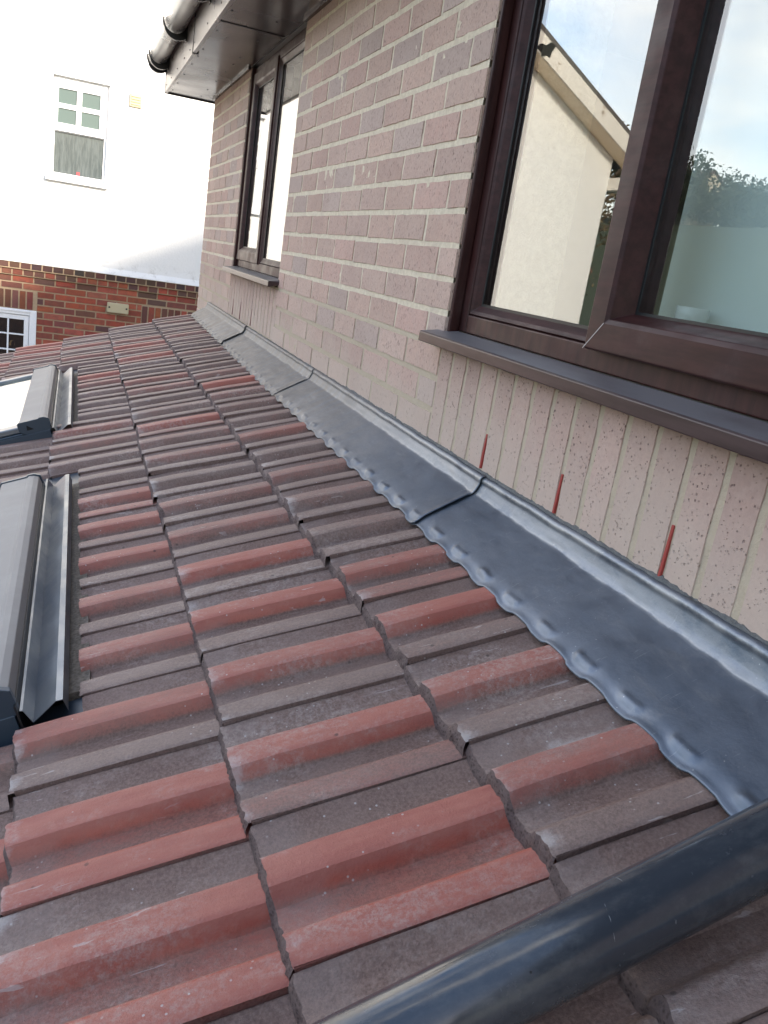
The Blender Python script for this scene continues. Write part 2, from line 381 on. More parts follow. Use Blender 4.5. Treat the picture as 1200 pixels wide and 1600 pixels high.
for (a, b, c0, c1) in (WIN_N, WIN_F):
    sold = MB(); n = int(round((b - a) / .075)); y = b
    for i in range(n):
        k = rnd.uniform(.93, 1.07); cc = tuple(v * k for v in rnd.choice([(.48, .335, .275), (.50, .345, .285), (.46, .315, .262)]))
        brick(sold, y - .075 + .0095 / 2, y - .0095 / 2, c0 - .225 + .004, c0 - .006, cc); y -= .075
    sold.build('soldier_course', M_SOLD, house)
bwall = wallb.build('wall', M_BRICK, house)
# mortar and wall body
mo = MB()
def mortar_panel(y0, y1, z0, z1):
    ny = max(1, int((y1 - y0) / .012)); nz = max(1, int((z1 - z0) / .012)); rows = []
    for j in range(nz + 1):
        z = z0 + (z1 - z0) * j / nz
        rows.append([(-.0012 + MN.noise(Vector((y * 30, z * 30, 9))) * .0013 + MN.noise(Vector((y * 110, z * 110, 2))) * .0008, y, z) for y in [y0 + (y1 - y0) * i / ny for i in range(ny + 1)]])
    mo.grid(rows)
mortar_panel(-1.1, YC - .002, -.60, -.150); mortar_panel(Y0 + .001, 2.742, -.150, ZT); mortar_panel(3.916, YC - .002, -.150, ZT)
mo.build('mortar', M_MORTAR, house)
bd = MB(); X1 = .27
for (a, b, c, d) in ((-9, -.857, -.149, 2), (Y0, 2.743, -.149, 2), (3.915, YC - .004, -.149, 2), (-9, YC - .004, -3.3, -.151)): bd.box((.008, a, c), (X1, b, d if d < 2 else ZT))
bd.box((X1 + .001, -9, -3.3), (7, -8.8, ZT)); bd.box((X1 + .001, YC - .25, -3.3), (7, YC - .005, ZT)); bd.box((7.001, -9, -3.3), (7.25, YC - .005, ZT))
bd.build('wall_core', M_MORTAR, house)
# rooms
rm = MB(); rm.box((X1 + .002, -8.7, -.9), (6.9, YC - .26, -.85)); rm.box((2.6, -8.7, -.84), (2.7, YC - .26, ZT - .01)); rm.box((.3, 2.1, -.84), (2.59, 2.2, ZT - .01)); rm.box((.3, -1.6, -.84), (2.59, -1.5, ZT - .01)); rm.box((.02, -8.7, ZT + .02), (6.9, YC - .2, ZT + .06))
rm.build('interior', M_ROOM, house)
# main roof (above the picture, throws the shade)
rf = MB(); zr = ZT + .19
rf.prism([(-.33, zr), (3.6, zr + 3.93 * .466), (7.5, zr), (7.5, zr - .06), (3.6, zr + 3.93 * .466 - .1), (-.33, zr - .06 + .03)], 'y', -9.2, 5.36)
m = Mat('main_roof_tile', (.12, .08, .07), .85); rf.build('roof', m.m, house)
gw = MB(); gw.prism([(.01, ZT + .1), (3.6, zr + 3.5 * .466), (7.2, ZT + .1)], 'y', YC - .2, YC - .006); gw.build('gable', M_MORTAR, house)
# soffit and fascia
FX = -.305; YE = 5.35
sf = MB(); sf.box((FX + .02, -3, ZT), (.02 - .0245, YE - .004, ZT + .012)); sf.build('soffit', M_SOFF, house, bevel=.002)
sf = MB(); sf.box((-.03, YC + .012, ZT + .0005), (.3, YE - .004, ZT + .011)); sf.build('soffit_return', M_SOFF, house)
fs = MB(); fs.box((FX - .001, -3, ZT - .006), (FX + .018, 3.862, ZT + .19)); fs.box((FX, 3.868, ZT - .006), (FX + .018, YE, ZT + .19)); fs.build('fascia', M_FASC, house, bevel=.003)
fs = MB(); fs.box((FX - .0035, 3.855, ZT - .0075), (FX + .028, 3.875, ZT + .185)); fs.build('fascia_joint', M_GASK, house)
fs = MB(); fs.box((FX + .019, YE, ZT - .008), (.35, YE + .012, ZT + .02)); fs.box((FX - .002, YE - .0, ZT - .008), (FX + .0185, YE + .006, ZT + .19)); fs.build('fascia_end_trim', M_GASK, house)
fs = MB(); fs.box((-.298, 3.1, ZT - .0025), (-.01, 3.112, ZT - .0003)); fs.build('soffit_joint', M_GASK, house)
st = MB(); st.box((-.018, -3, ZT - .012), (-.0045, 2.743, ZT - .0005)); st.box((-.018, 3.915, ZT - .012), (-.0045, YC, ZT - .0005)); st.build('wall_trim', M_SOFF, house)
for y in [5.2, 4.9, 4.55, 4.2, 3.95, 3.75, 3.3, 2.9, 2.5, 2.1, 1.7, 1.3]:
    for xx in (-.27, -.09): nl = MB(); nl.tube([(xx, y, ZT + .001), (xx, y, ZT - .002)], .0045, 8); nl.build('nail_cap', M_GASK, house)
    for zz in (ZT + .03, ZT + .14): nl = MB(); nl.tube([(FX + .002, y + .05, zz), (FX - .003, y + .05, zz)], .004, 8); nl.build('nail_cap', M_GASK, house)
# gutter (half round) and brackets
GC = (FX - .062, ZT + .185); GR = .056
gt = MB()
prof = [(GC[0] + GR * cos(t), GC[1] + GR * sin(t)) for t in [pi + pi * k / 20 for k in range(21)]]
pi2 = [(GC[0] + (GR - .003) * cos(t), GC[1] + (GR - .003) * sin(t)) for t in [2 * pi - pi * k / 20 for k in range(21)]]
gt.prism(prof + pi2, 'y', -3, 5.33)
gut = gt.build('gutter', M_GUT, house, smooth=False, bevel=0)
for p in gut.data.polygons: p.use_smooth = True
def gbracket(y, wd=.028):
    b = MB(); n = 18; rows = []
    pts = []
    for k in range(n + 1):
        t = RD(172) + RD(190) * k / n
        thick = .010 + .022 * max(0, sin((t - RD(215)))) if t > RD(215) else .008
        pts.append((t, thick))
    ou = [(GC[0] + (GR + .003 + th_) * cos(t), GC[1] + (GR + .003 + th_) * sin(t)) for t, th_ in pts]
    inn = [(GC[0] + (GR + .002) * cos(t), GC[1] + (GR + .002) * sin(t)) for t, th_ in pts]
    vs = [(p[0], y, p[1]) for p in ou] + [(p[0], y, p[1]) for p in inn] + [(p[0], y + wd, p[1]) for p in ou] + [(p[0], y + wd, p[1]) for p in inn]
    q = n + 1; fsx = []
    for k in range(n):
        fsx += [(k, k + 1, q + k + 1, q + k), (2 * q + k, 3 * q + k, 3 * q + k + 1, 2 * q + k + 1), (k, 2 * q + k, 2 * q + k + 1, k + 1), (q + k, q + k + 1, 3 * q + k + 1, 3 * q + k)]
    fsx += [(0, q, 3 * q, 2 * q), (n, 2 * q + n, 3 * q + n, q + n)]
    b.add(vs, fsx)
    b.box((FX - .006, y - .008, ZT + .10), (FX - .0015, y + wd + .008, ZT + .185))
    return b.build('gutter_bracket', M_BRK, gut)
for y in (5.31, 5.16, 4.2, 3.3, 2.4, 1.5): gbracket(y)

# ---- windows of the brick house
def rail_y(mb, y0, y1, prof): mb.prism(prof, 'y', y0, y1)
def frame_rect(mb, y0, y1, z0, z1, wd, xf, xb, ch=.016, xg=.05):
    """mitred casement/frame: flat face of width wd, then bevel of width ch back to glass plane"""
    lev = [(0, xb), (0, xf + .003), (.003, xf), (wd, xf), (wd + ch * .35, xf + .004), (wd + ch, xg - .003), (wd + ch, xb)]
    rings = [[(x, y0 + d, z0 + d), (x, y1 - d, z0 + d), (x, y1 - d, z1 - d), (x, y0 + d, z1 - d)] for d, x in lev]
    vs = [v for r in rings for v in r]; fsx = []
    for i in range(len(rings) - 1):
        for k in range(4): fsx.append((i * 4 + k, i * 4 + (k + 1) % 4, (i + 1) * 4 + (k + 1) % 4, (i + 1) * 4 + k))
    n = len(rings) - 1
    for k in range(4): fsx.append((n * 4 + k, n * 4 + (k + 1) % 4, (k + 1) % 4, k))
    mb.add(vs, fsx)
def gasket_rect(mb, y0, y1, z0, z1, wd=.004, x=.046):
    for a, b in (((x, y0, z0), (x + .003, y1, z0 + wd)), ((x, y0, z1 - wd), (x + .003, y1, z1)), ((x, y0, z0 + wd), (x + .003, y0 + wd, z1 - wd)), ((x, y1 - wd, z0 + wd), (x + .003, y1, z1 - wd))): mb.box(a, b)
def mitre_line(mb, y, z, sy, sz, L_, x):
    a = .0009; d = Vector((0, sy, sz)).normalized(); n_ = Vector((0, -d.z, d.y)) * a
    p = Vector((x, y, z)); q = p + d * L_
    vs = [p - n_, p + n_, q + n_, q - n_]; mb.add(vs, [(0, 1, 2, 3)])
def window(y0, y1, lights, label, GX=GX, CF=.006):
    zb = -.114; zt = ZT - .002
    o = MB(); XF = .028 if GX > .04 else .020; XB = .085
    # outer frame with mullions
    o.box((XF, y1 - .045, zb), (XB, y1, zt)); o.box((XF, y0, zb), (XB, y0 + .045, zt))
    o.box((XF, y0 + .0451, zb), (XB, y1 - .0451, zb + .040)); o.box((XF, y0 + .0451, zt - .045), (XB, y1 - .0451, zt))
    for (a, b, kind) in lights[:-1]: o.box((XF, a - .0325, zb + .0405), (XB, a + .0325, zt - .0455))
    o.box((.002, y1 - .012, zb - .02), (XF - .0005, y1 - .0005, zt)); 
    fr = o.build('window_frame', M_UPVCV, house, bevel=.003); fr['label'] = label
    jw = MB()
    for (a, b, kind) in lights:
        if kind == 'fixed':
            c = MB(); A = a + (.0328 if a > y0 + .01 else .0455); B = b - (.0328 if b < y1 - .01 else .0455)
            frame_rect(c, A, B, zb + .0408, zt - .0458, .003, min(XF + .002, GX - .012), XB - .004, .020, GX)
            c.build('glazing_bead', M_UPVC, fr, bevel=.0012)
            gA, gB, gz0, gz1 = A + .023, B - .023, zb + .0408 + .023, zt - .0458 - .023
        else:
            c = MB(); A = a - .012 if a > y0 + .01 else a + .022; B = b + .0 if b < y1 - .01 else b - .022
            B = b + .012 if b < y1 - .01 else b - .022
            frame_rect(c, A, B, zb + .034, zt - .03, .046, CF, XB - .003, .022, GX)
            c.build('casement', M_UPVC, fr, bevel=.0012)
            w_ = .046 + .022; gA, gB, gz0, gz1 = A + w_, B - w_, zb + .034 + w_, zt - .03 - w_
            for (yy, sy) in ((A, 1), (B, -1)): jw = MB(); mitre_line(jw, yy, zb + .034, sy, 1, .066, CF - .0008); jw.build('mitre_joint', Mat('pale_joint', (.45, .40, .38), .7).m, fr, fix=False)
        g = MB(); g.box((GX, gA - .006, gz0 - .006), (GX + .0045, gB + .006, gz1 + .006)); g.build('glass_pane', M_GLASS, fr)
        k = MB(); gasket_rect(k, gA - .001, gB + .001, gz0 - .001, gz1 + .001, .0055, GX - .004); k.build('gasket', M_GASK, fr)
    # sill
    s = MB(); ye0 = y0 - .0; ye1 = y1 + .035
    s.prism([(-.050, -.150), (-.050, -.1285), (-.046, -.1262), (XF - .001, -.1145), (XF - .001, -.135), (.001, -.137), (-.040, -.150)], 'y', ye0 - .03, ye1)
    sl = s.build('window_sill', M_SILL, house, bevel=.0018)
    return fr
wn1 = window(WIN_N[0], WIN_N[1], [(.365, Y0, 'fixed'), (-.257, .365, 'open'), (-.857, -.257, 'fixed')][0:3], 'large dark brown three-light window with sky and gable reflected in it')
wn2 = window(WIN_F[0], WIN_F[1], [(3.33, 3.915, 'open'), (2.743, 3.33, 'fixed')], 'far window under the soffit with brown casement', GX=.034, CF=.012)
# blind and mug behind the near window
b_ = MB(); b_.box((.163, -.86, -.114), (.166, .405, ZT - .02)); b_.build('blind', M_BLIND, house)
ib = MB(); ib.box((.09, -.857, -.135), (.26, Y0, -.115)); ib.build('inner_sill', Mat('inner_sill_board', (.6, .6, .58), .5).m, house)
mg = MB(); mg.tube([(.118, .262, -.113 + i * .0125) for i in range(11)], .026, 24); 
mug = mg.build('mug', M_MUG, None, smooth=True); tag(mug, 'white mug standing on the inside sill behind the near window glass', 'mug')
hd = MB(); hd.tube([(.118, .286, -.012), (.118, .304, -.016), (.118, .311, -.04), (.118, .304, -.062), (.118, .286, -.068)], .0045, 8); hd.build('handle', M_MUG, mug, smooth=True)
# red plastic weep vents stuck in the soldier joints
def weep(y, z1, mat=M_REDP, wd=.0055, tilt=0.):
    v = MB(); v.prism([(-.0062, -.365), (-.0034, z1 + .004), (.004, z1 + .004), (.004, -.365)], 'y', y - wd / 2, y + wd / 2); return v.build('weep_vent', mat, house, bevel=.001)
for i, z1 in ((4, -.297), (8, -.298), (12, -.288)): weep(Y0 + .0265 - .075 * i + (-.0265), z1)
M_REDD = Mat('dirty_red_plastic', (.16, .06, .05), .7).m
for y, z1 in ((3.765, -.285), (3.54, -.283), (3.24, -.290)): weep(y, z1, M_REDD, .010)

# ================================================================ TILED LEAN-TO ROOF
TH = RD(19.2); cT, sT, tT = cos(TH), sin(TH), tan(TH); ZR = -.4165
def RP(s, y, h=0.): return (-s * cT - h * sT, y, ZR - s * sT + h * cT)
GA = .2745; WT = .2115; YJ = -.289; TT = .022
roofT = empty('tiled_roof')
tag(roofT, 'low pitched lean-to roof of brown and red ribbed concrete tiles against the brick wall', 'roof')
TAILS = [.3534 + GA * i for i in range(8)]
PROF = [(0, -.002), (.003, -.0005), (.012, .0004), (.036, .0), (.042, -.002), (.048, -.0075), (.053, -.015), (.060, -.0185), (.080, -.0190), (.0895, -.0175), (.0935, -.012), (.0985, -.001), (.1015, .0034), (.1065, .0050), (.122, .0054), (.141, .0048), (.1455, .0028), (.151, -.004), (.157, -.012), (.162, -.0158), (.170, -.0170), (.186, -.0155), (.196, -.0120), (.2085, -.0072), (.2105, -.0074)]
def pr(v):
    v = max(0, min(.2105, v))
    for (a, h0), (b, h1) in zip(PROF, PROF[1:]):
        if v <= b: t = (v - a) / (b - a); return h0 + (h1 - h0) * t
    return PROF[-1][1]
GAPS = [(.290, 1.695), (2.285, 3.600)]; SCUT = .817; SGAP1 = 1.80
REDS = {(0, 0): (.15, .75), (0, 1): (.2, .8), (0, 2): (.25, 1.), (0, 3): (.55, .75), (0, -1): (0, 0), (0, 4): (.2, .3), (0, 5): (.1, .35),
        (1, 0): (1.2, 1.25), (1, 1): (.45, 1.1), (1, 2): (.1, .85), (1, 3): (.15, 1.1), (1, 4): (.1, 1.05), (1, 5): (.1, .55), (1, 6): (.1, .5), (1, -1): (0, .1),
        (2, 0): (1.1, 1.2), (2, 1): (.95, 1.1), (2, 2): (.1, .75), (2, 3): (.05, .75), (2, 4): (.1, .7), (2, 5): (.1, .75), (2, -1): (.2, 1.)}
def redfac(k, n):
    if (k, n) in REDS: return REDS[(k, n)]
    q = random.Random(k * 131 + n * 7 + 5); a = q.random()
    if a < .10: return (q.uniform(.3, .7), q.uniform(.7, .95))
    if a < .50: return (q.uniform(0, .25), q.uniform(.32, .65))
    return (q.uniform(0, .15), q.uniform(.0, .35))
def tile(mb, k, n, v0=0., v1=.2105, s_end=None, s_start=None):
    q = random.Random(k * 977 + n * 31); chip = q.random() < .3; cv = q.uniform(.02, .19)
    st_ = TAILS[k]; s_top = st_ - GA - .012
    if k == 0: s_top = .085
    se = st_ if s_end is None else s_end
    cut = s_end is not None
    rd = redfac(k, n); dz = q.uniform(-.0018, .0018); sk = q.uniform(-.004, .004); tl = q.uniform(-.002, .002)
    vs = [v for v, _ in PROF if v0 < v < v1]
    fine = [v0] + vs + [v1]
    # subdivide for ragged tail
    vv = []
    for a, b in zip(fine, fine[1:]):
        m_ = max(1, int((b - a) / .0045)); vv += [a + (b - a) * i / m_ for i in range(m_)]
    vv.append(v1)
    ns = 9; rows = []; cols = []
    y0 = YJ + WT * n
    def redv(v):
        e = 1 if v < .042 else (max(0, 1 - (v - .042) / .012) if v < .066 else 0)
        ctr = 0
        if .096 < v < .147: ctr = 1
        elif .089 < v <= .096: ctr = (v - .089) / .007
        elif v >= .147: ctr = max(0, 1 - (v - .147) / .010)
        both = min(rd) * .48 if (min(rd) > .6 and .042 < v < .095) else 0
        return max(rd[0] * e, rd[1] * ctr, both)
    def H(s, v): return pr(v) - TT * (st_ - s) / GA + dz + tl * (v / .2 - .5) + .0012 * sin(s * 9 + n)
    for i in range(ns + 1):
        t = i / ns; r = []
        for v in vv:
            s = s_top + (se + sk * (0 if cut else 1) - s_top) * t
            h = H(s, v); rg = 0
            if i == ns:
                rg = MN.noise(Vector((v * 90, n * 3.1, k * 5.2))) * .003 + MN.noise(Vector((v * 330, n * 3.1, k * 5.2))) * .0022
                if cut: rg *= .8
                h -= .0020 + .001 * MN.noise(Vector((v * 160, n * 1.1, k)))
            if i == ns and chip and not cut: rg -= .007 * math.exp(-((v - cv) / .009) ** 2)
            if i == ns - 1: s = se + sk * (0 if cut else 1) - .006 + MN.noise(Vector((v * 120, n, k))) * .002
            r.append(RP(s + rg, y0 + v, h))
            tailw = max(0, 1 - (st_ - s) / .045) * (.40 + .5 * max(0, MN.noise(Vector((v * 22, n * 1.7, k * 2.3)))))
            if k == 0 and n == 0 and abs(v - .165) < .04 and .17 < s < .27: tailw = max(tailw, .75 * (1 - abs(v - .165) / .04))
            rib_light = .13 if (v < .040 or .098 < v < .148) else 0.  # rib tops painted paler so the valleys between look shaded
            cols.append((min(1., redv(v)), min(1, tailw + rib_light), 0., 1))
        rows.append(r)
    mb.grid(rows, cols=cols)
    # tail face
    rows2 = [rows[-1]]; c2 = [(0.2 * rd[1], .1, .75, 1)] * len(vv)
    for j, dep in enumerate((.35, .7, 1.)):
        r = []
        for v in vv:
            nn = MN.noise(Vector((v * 150, n * 2.3 + j * 3.7, k * 1.3))) * .0035
            s = se + sk * (0 if cut else 1) + (.0075 * dep ** .6 if not cut else -.002) + nn * (1.1 if dep < .9 else .6)
            r.append(RP(s, y0 + v, H(se, v) - .0016 - dep * ((.020 + .3 * (pr(v) + .0165)))))
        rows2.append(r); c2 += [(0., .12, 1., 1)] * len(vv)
    mb.grid(rows2, cols=c2)
    # near side lip
    lip = []; cl = []
    for dh in (0, -.012):
        for i in range(ns + 1):
            s = s_top + (se - s_top) * i / ns; lip.append(RP(s + (0 if i < ns else -.003), y0 + v0 + .0004, H(s, v0) + dh))
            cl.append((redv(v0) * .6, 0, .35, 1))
    mb.add(lip, [(i, i + 1, ns + 2 + i, ns + 1 + i) for i in range(ns)], cl)
tl = MB()
NMIN, NMAX = -9, 22
for k in range(8):
    for n in range(NMIN, NMAX + 1):
        ya = YJ + WT * n; yb = ya + .2105
        last = (n == NMAX)
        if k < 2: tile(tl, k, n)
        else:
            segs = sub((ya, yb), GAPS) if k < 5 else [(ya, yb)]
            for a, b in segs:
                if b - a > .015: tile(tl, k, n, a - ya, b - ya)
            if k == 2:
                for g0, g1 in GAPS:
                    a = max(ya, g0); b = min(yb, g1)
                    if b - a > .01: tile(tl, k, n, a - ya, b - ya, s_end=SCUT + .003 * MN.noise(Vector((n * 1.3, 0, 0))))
# far verge half column closing the edge, verge 4.70
for k in range(8):
    tile(tl, k, NMAX + 1, 0, .13 + .05 * (k % 2))
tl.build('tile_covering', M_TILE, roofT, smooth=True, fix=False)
ts = [o for o in scene.objects if o.name == 'tile_covering'][0]
ts.data.set_sharp_from_angle(angle=RD(24))
# deck below the tiles
dk_ = MB()
YV = YJ + WT * (NMAX + 1) + .10
dk_.add([RP(s, y, h) for s in (.03, 2.27) for y in (YJ + WT * NMIN + .02, YV) for h in (-.055, -.075)], [(0, 1, 3, 2), (4, 6, 7, 5), (0, 4, 5, 1), (2, 3, 7, 6), (0, 2, 6, 4), (1, 5, 7, 3)])
dk_.build('roof_deck', Mat('roofing_felt', (.03, .03, .032), .9).m, roofT)
ew = MB(); ew.box((-2.05, -1.9, -3.3), (-.002, YV - .06, -1.20)); ew.prism([(-.002, -.52), (-.002, -1.199), (-2.05, -1.199)], 'y', -1.9, YV - .06)
m = Mat('extension_brick', rough=.9); bt = m.t.nodes.new('ShaderNodeTexBrick'); bt.inputs['Scale'].default_value = 4.4
bt.inputs['Color1'].default_value = (.36, .25, .23, 1); bt.inputs['Color2'].default_value = (.30, .21, .2, 1); bt.inputs['Mortar'].default_value = (.5, .43, .33, 1); bt.inputs['Mortar Size'].default_value = .012
m.l(m.vec((1, 1, 1), (pi / 2, 0, 0)), bt.inputs['Vector']); m.color(bt.outputs[0]); ew.build('supporting_wall', m.m, roofT)

# ---- lead flashing sheets
lead_bounds = [(-1.95, .668, 0), (.60, 2.03, 1), (1.97, 3.35, 2), (3.28, 4.63, 3)]
def lead_piece(a, b, lv):
    mb = MB(); ny = int((b - a) / .0055)
    SP = [(.166 - .122 * q_ , 0) for q_ in (0, .02, .05, .08, .11, .14, .17, .20, .23, .26, .29, .33, .38, .46, .56, .68, .8, .9, 1.)]
    rows = []; cols = []
    for i in range(ny + 1):
        y = a + (b - a) * i / ny
        nn = math.floor((y - YJ) / WT); v = y - YJ - nn * WT
        edge_h = pr(v) - TT * (.3534 - .16) / GA + .0035
        # smoothed profile: lead bridges small hollows
        sm = .30 * sum(pr(((v + d) % WT)) for d in (-.012, -.006, 0, .006, .012)) / 5 - TT * (.3534 - .16) / GA + .0045
        hollow = max(0, min(1, (-.005 - pr(v)) / .009))
        lift = lv * .0004 + (.0035 * max(0, 1 - (y - a) / .02) if lv else 0) + (.0025 if lv else 0) * max(0, 1 - (y - a) / .08)
        wn0 = MN.noise(Vector((y * 6, 2, lv))); wn1 = MN.noise(Vector((y * 30, 5, lv)))
        sfront = .159 + .0035 * hollow + .003 * wn0 - .0105 * max(0, y - .7) / 3.5 * 1.0 - (.02 * max(0, y - 2.) / 2.)
        r = []
        for j, (s0, _) in enumerate(SP):
            s = sfront - (.166 - s0) / .122 * (sfront - .039)
            d = sfront - s
            base = -.0095 + (sfront - s) / (sfront - .036) * .0215      # plane of the sole
            f = math.exp(-(d / .0135) ** 2) 
            f2 = max(0, 1 - d / .045)
            h = base * (1 - f) + sm * f
            # dressing dimple/bulge behind the hollows
            h += hollow ** 3 * .0034 * math.exp(-((d - .018 - .003 * wn1) / .0052) ** 2) * (1 + .6 * wn1)
            h -= hollow ** 2 * .0018 * math.exp(-((d - .013) / .005) ** 2)
            if j == 0: h -= .001
            h += lift + MN.noise(Vector((s * 30, y * 5, lv))) * .0006 + MN.noise(Vector((s * 14, y * 14, lv + 4))) * .0004
            r.append(RP(s, y, h)); cols.append((0, .04, 0, 1))
        # fillet and upstand in x,z
        xs, _, zs = r[-1]
        jig = .0035 * MN.noise(Vector((y * 9, 1, lv))) + .002 * MN.noise(Vector((y * 28, 3, lv)))
        xc = -.026 + jig; zc = -.4105 + .6 * jig - lv * 0
        topz = -.3785 + .010 * max(0, min(1, (.6 - y) / .8)) + .0015 * MN.noise(Vector((y * 11, 8, 0)))
        pt = .5 + .5 * MN.noise(Vector((y * 4.2, 7, lv)))
        up = [(xc - .0050, zc - .0026, .12), (xc - .0015, zc - .0006, .55), (xc + .0005, zc + .0010, .95), (xc + .0025, zc + .0035, .5), (-.0205, zc + .009, .10 + .4 * pt), (-.0178, zc + .015, .10 + .6 * pt), (-.0152, topz - .0125, .12 + .3 * pt), (-.0140, topz - .0085, .25), (-.0146, topz - .0055, .8), (-.0152, topz - .0030, .95), (-.0140, topz - .0005, .6), (-.0105, topz + .0025, .2), (-.004, topz + .004, .1)]
        lf = lift * .8
        for (x_, z_, wv) in up:
            r.append((x_ - lf, y, z_ + lf * .4)); cols.append((0, wv, 0, 1))
        rows.append(r)
    mb.grid(rows, cols=cols)
    o = mb.build('lead_flashing', M_LEAD, roofT, smooth=True, fix=True)
    so_ = o.modifiers.new('thick', 'SOLIDIFY'); so_.thickness = .0022; so_.offset = -1
    return o
for a, b, lv in lead_bounds: lead_piece(a, b, lv)
# rough sealant bead in the chase
se = MB(); rows = []
ny = 900
for i in range(ny + 1):
    y = -1.9 + (4.31 + 1.9) * i / ny
    topz = -.3785 + .010 * max(0, min(1, (.6 - y) / .8)) 
    th_ = (.010 + .004 * MN.noise(Vector((y * 14, 0, 0))) + .003 * MN.noise(Vector((y * 90, 0, 0)))) * (1 if y < 1.3 else max(.45, 1 - (y - 1.3) / 2))
    bul = .0065 + .003 * MN.noise(Vector((y * 60, 4, 0)))
    rows.append([(-.001, y, topz + th_), (-.004 - bul * .35, y, topz + th_ * .8), (-.003 - bul * .8, y, topz + th_ * .4), (-.004 - bul * .6, y, topz - .002), (.002, y, topz - .004)])
se.grid(rows); se.build('sealant_bead', M_SEAL, roofT, smooth=True)

# ---- roof windows (skylights)
def skylight(ya, yb, label, cut0, cut1):
    def P(s, y, h): return RP(s, y, h)
    def sbox(mb, s0, s1, y0, y1, h0, h1):
        vs = [P(s, y, h) for s in (s0, s1) for y in (y0, y1) for h in (h0, h1)]
        mb.add(vs, [(0, 1, 3, 2), (4, 6, 7, 5), (0, 4, 5, 1), (2, 3, 7, 6), (0, 2, 6, 4), (1, 5, 7, 3)])
    def sprism(mb, prof, y0, y1):      # prof in (s,h) extruded along y
        n = len(prof); vs = [P(s, y0, h) for s, h in prof] + [P(s, y1, h) for s, h in prof]
        mb.add(vs, [(i, (i + 1) % n, n + (i + 1) % n, n + i) for i in range(n)] + [tuple(range(n)), tuple(range(n, 2 * n))])
    def strip(mb, prof, y0, y1, th=.0012):   # thin folded sheet
        q = []
        up = [(s, h + th) for s, h in prof]; sprism(mb, prof + up[::-1], y0, y1)
    L1 = 1.80
    f = MB()   # outer frame body
    sbox(f, .905, L1 - .05, ya, ya + .045, -.05, .018); sbox(f, .905, L1 - .05, yb - .045, yb, -.05, .018)
    sbox(f, .905, .95, ya + .046, yb - .046, -.05, .018); sbox(f, L1 - .10, L1 - .05, ya + .046, yb - .046, -.05, .018)
    fr = f.build('roof_window', M_BLUE, roofT, bevel=.003); fr['label'] = label
    hcov = MB(); sprism(hcov, [(.900, .030), (.903, .050), (.914, .056), (.926, .058), (.932, .0545), (.995, .0545), (1.0, .050), (1.0, .028), (.99, .020), (.905, .020)], ya + .002, yb - .002)
    hcov.build('top_hood', M_HOOD, fr, bevel=.0015)
    he = MB()
    for y in (ya - .010, yb + .0): sprism(he, [(.897, .018), (.899, .052), (.914, .0595), (.928, .060), (.934, .057), (.998, .057), (1.004, .052), (1.004, .026), (.985, .012), (.905, .008)], y - .0, y + .012)
    he.build('hood_end_cap', M_BLUE, fr, bevel=.001)
    nt = MB(); sprism(nt, [(.955, .026), (.975, .044), (.978, .026)], ya - .0108, ya - .0104); nt.build('end_cap_notch', M_DARK, fr)
    sh = MB(); sbox(sh, 1.0, L1 - .06, ya + .006, ya + .060, .019, .040); sbox(sh, 1.0, L1 - .06, yb - .060, yb - .006, .019, .040); sbox(sh, L1 - .115, L1 - .06, ya + .061, yb - .061, .019, .040)
    sh.build('sash_cover', M_ALU, fr, bevel=.004)
    g = MB(); sbox(g, 1.0, L1 - .116, ya + .061, yb - .061, .024, .030); g.build('glass_pane', M_RGLASS, fr)
    bl = MB(); sbox(bl, 1.0, L1 - .116, ya + .061, yb - .061, -.03, -.026); bl.build('shade', Mat('white_shade', (.72, .73, .72), .9).m, fr)
    # folded flashing gutter at the top
    t = MB(); strip(t, [(.834, -.008), (.836, .012), (.846, .013), (.885, -.010), (.893, .014), (.897, .015)], ya - .01, yb + .085)
    t.build('top_flashing', M_ALU, fr, bevel=.0004)
    ft = MB(); sbox(ft, .8975, .9005, ya - .02, yb + .02, -.04, .030); ft.build('black_gap_strip', M_GASK, fr)
    fm = MB(); sbox(fm, SCUT - .012, .850, cut0 + .09, cut1 - .14, -.050, -.022); fm.build('foam_strip', M_FOAM, fr)
    u = MB(); sbox(u, .80, .897, cut1 - .13, cut1 + .02, -.05, -.030); sbox(u, .80, .897, cut0 - .0, cut0 + .085, -.052, -.032)
    sbox(u, .897, L1, cut0 - .02, ya - .012, -.050, -.030); sbox(u, .897, L1, yb + .012, cut1 + .02, -.050, -.030); sbox(u, L1 - .05, L1 + .06, cut0, cut1, -.02, -.016)
    sbox(u, .905, L1 - .045, ya - .0115, ya - .009, -.05, .012); sbox(u, .905, L1 - .045, yb + .013, yb + .0155, -.05, .012)
    u.build('side_flashing', M_BLUE, fr, bevel=.001)
    return fr
skylight(.315, 1.455, 'nearer grey roof window set flush in the tiles', .290, 1.695)
skylight(2.19, 3.345, 'farther grey roof window with pale glass', 2.285 - .12, 3.600)

# ================================================================ BLACK PIPE
pp = MB()
pth = []
for i in range(40):
    s = 1.30 - (1.30 - .06) * i / 39; t = (s - .15) / .35
    pth.append(RP(s, -.402 - .019 * t, .0385))
radii = [.034] * 40
pp.tube(pth, .034, 48, cap=True, radii=radii)
pipe = pp.build('drainpipe', M_PIPE, None, smooth=True); tag(pipe, 'shiny black round plastic pipe lying down the tiles across the nearest corner', 'pipe')
pipe.data.set_sharp_from_angle(angle=RD(60))
sk_ = MB(); sk_.tube([RP(s, -.402 - .019 * (s - .15) / .35, .0385) for s in (.055, .05, .02, -.0)], .0385, 32); sk_.build('socket', M_PIPE, pipe, smooth=True)

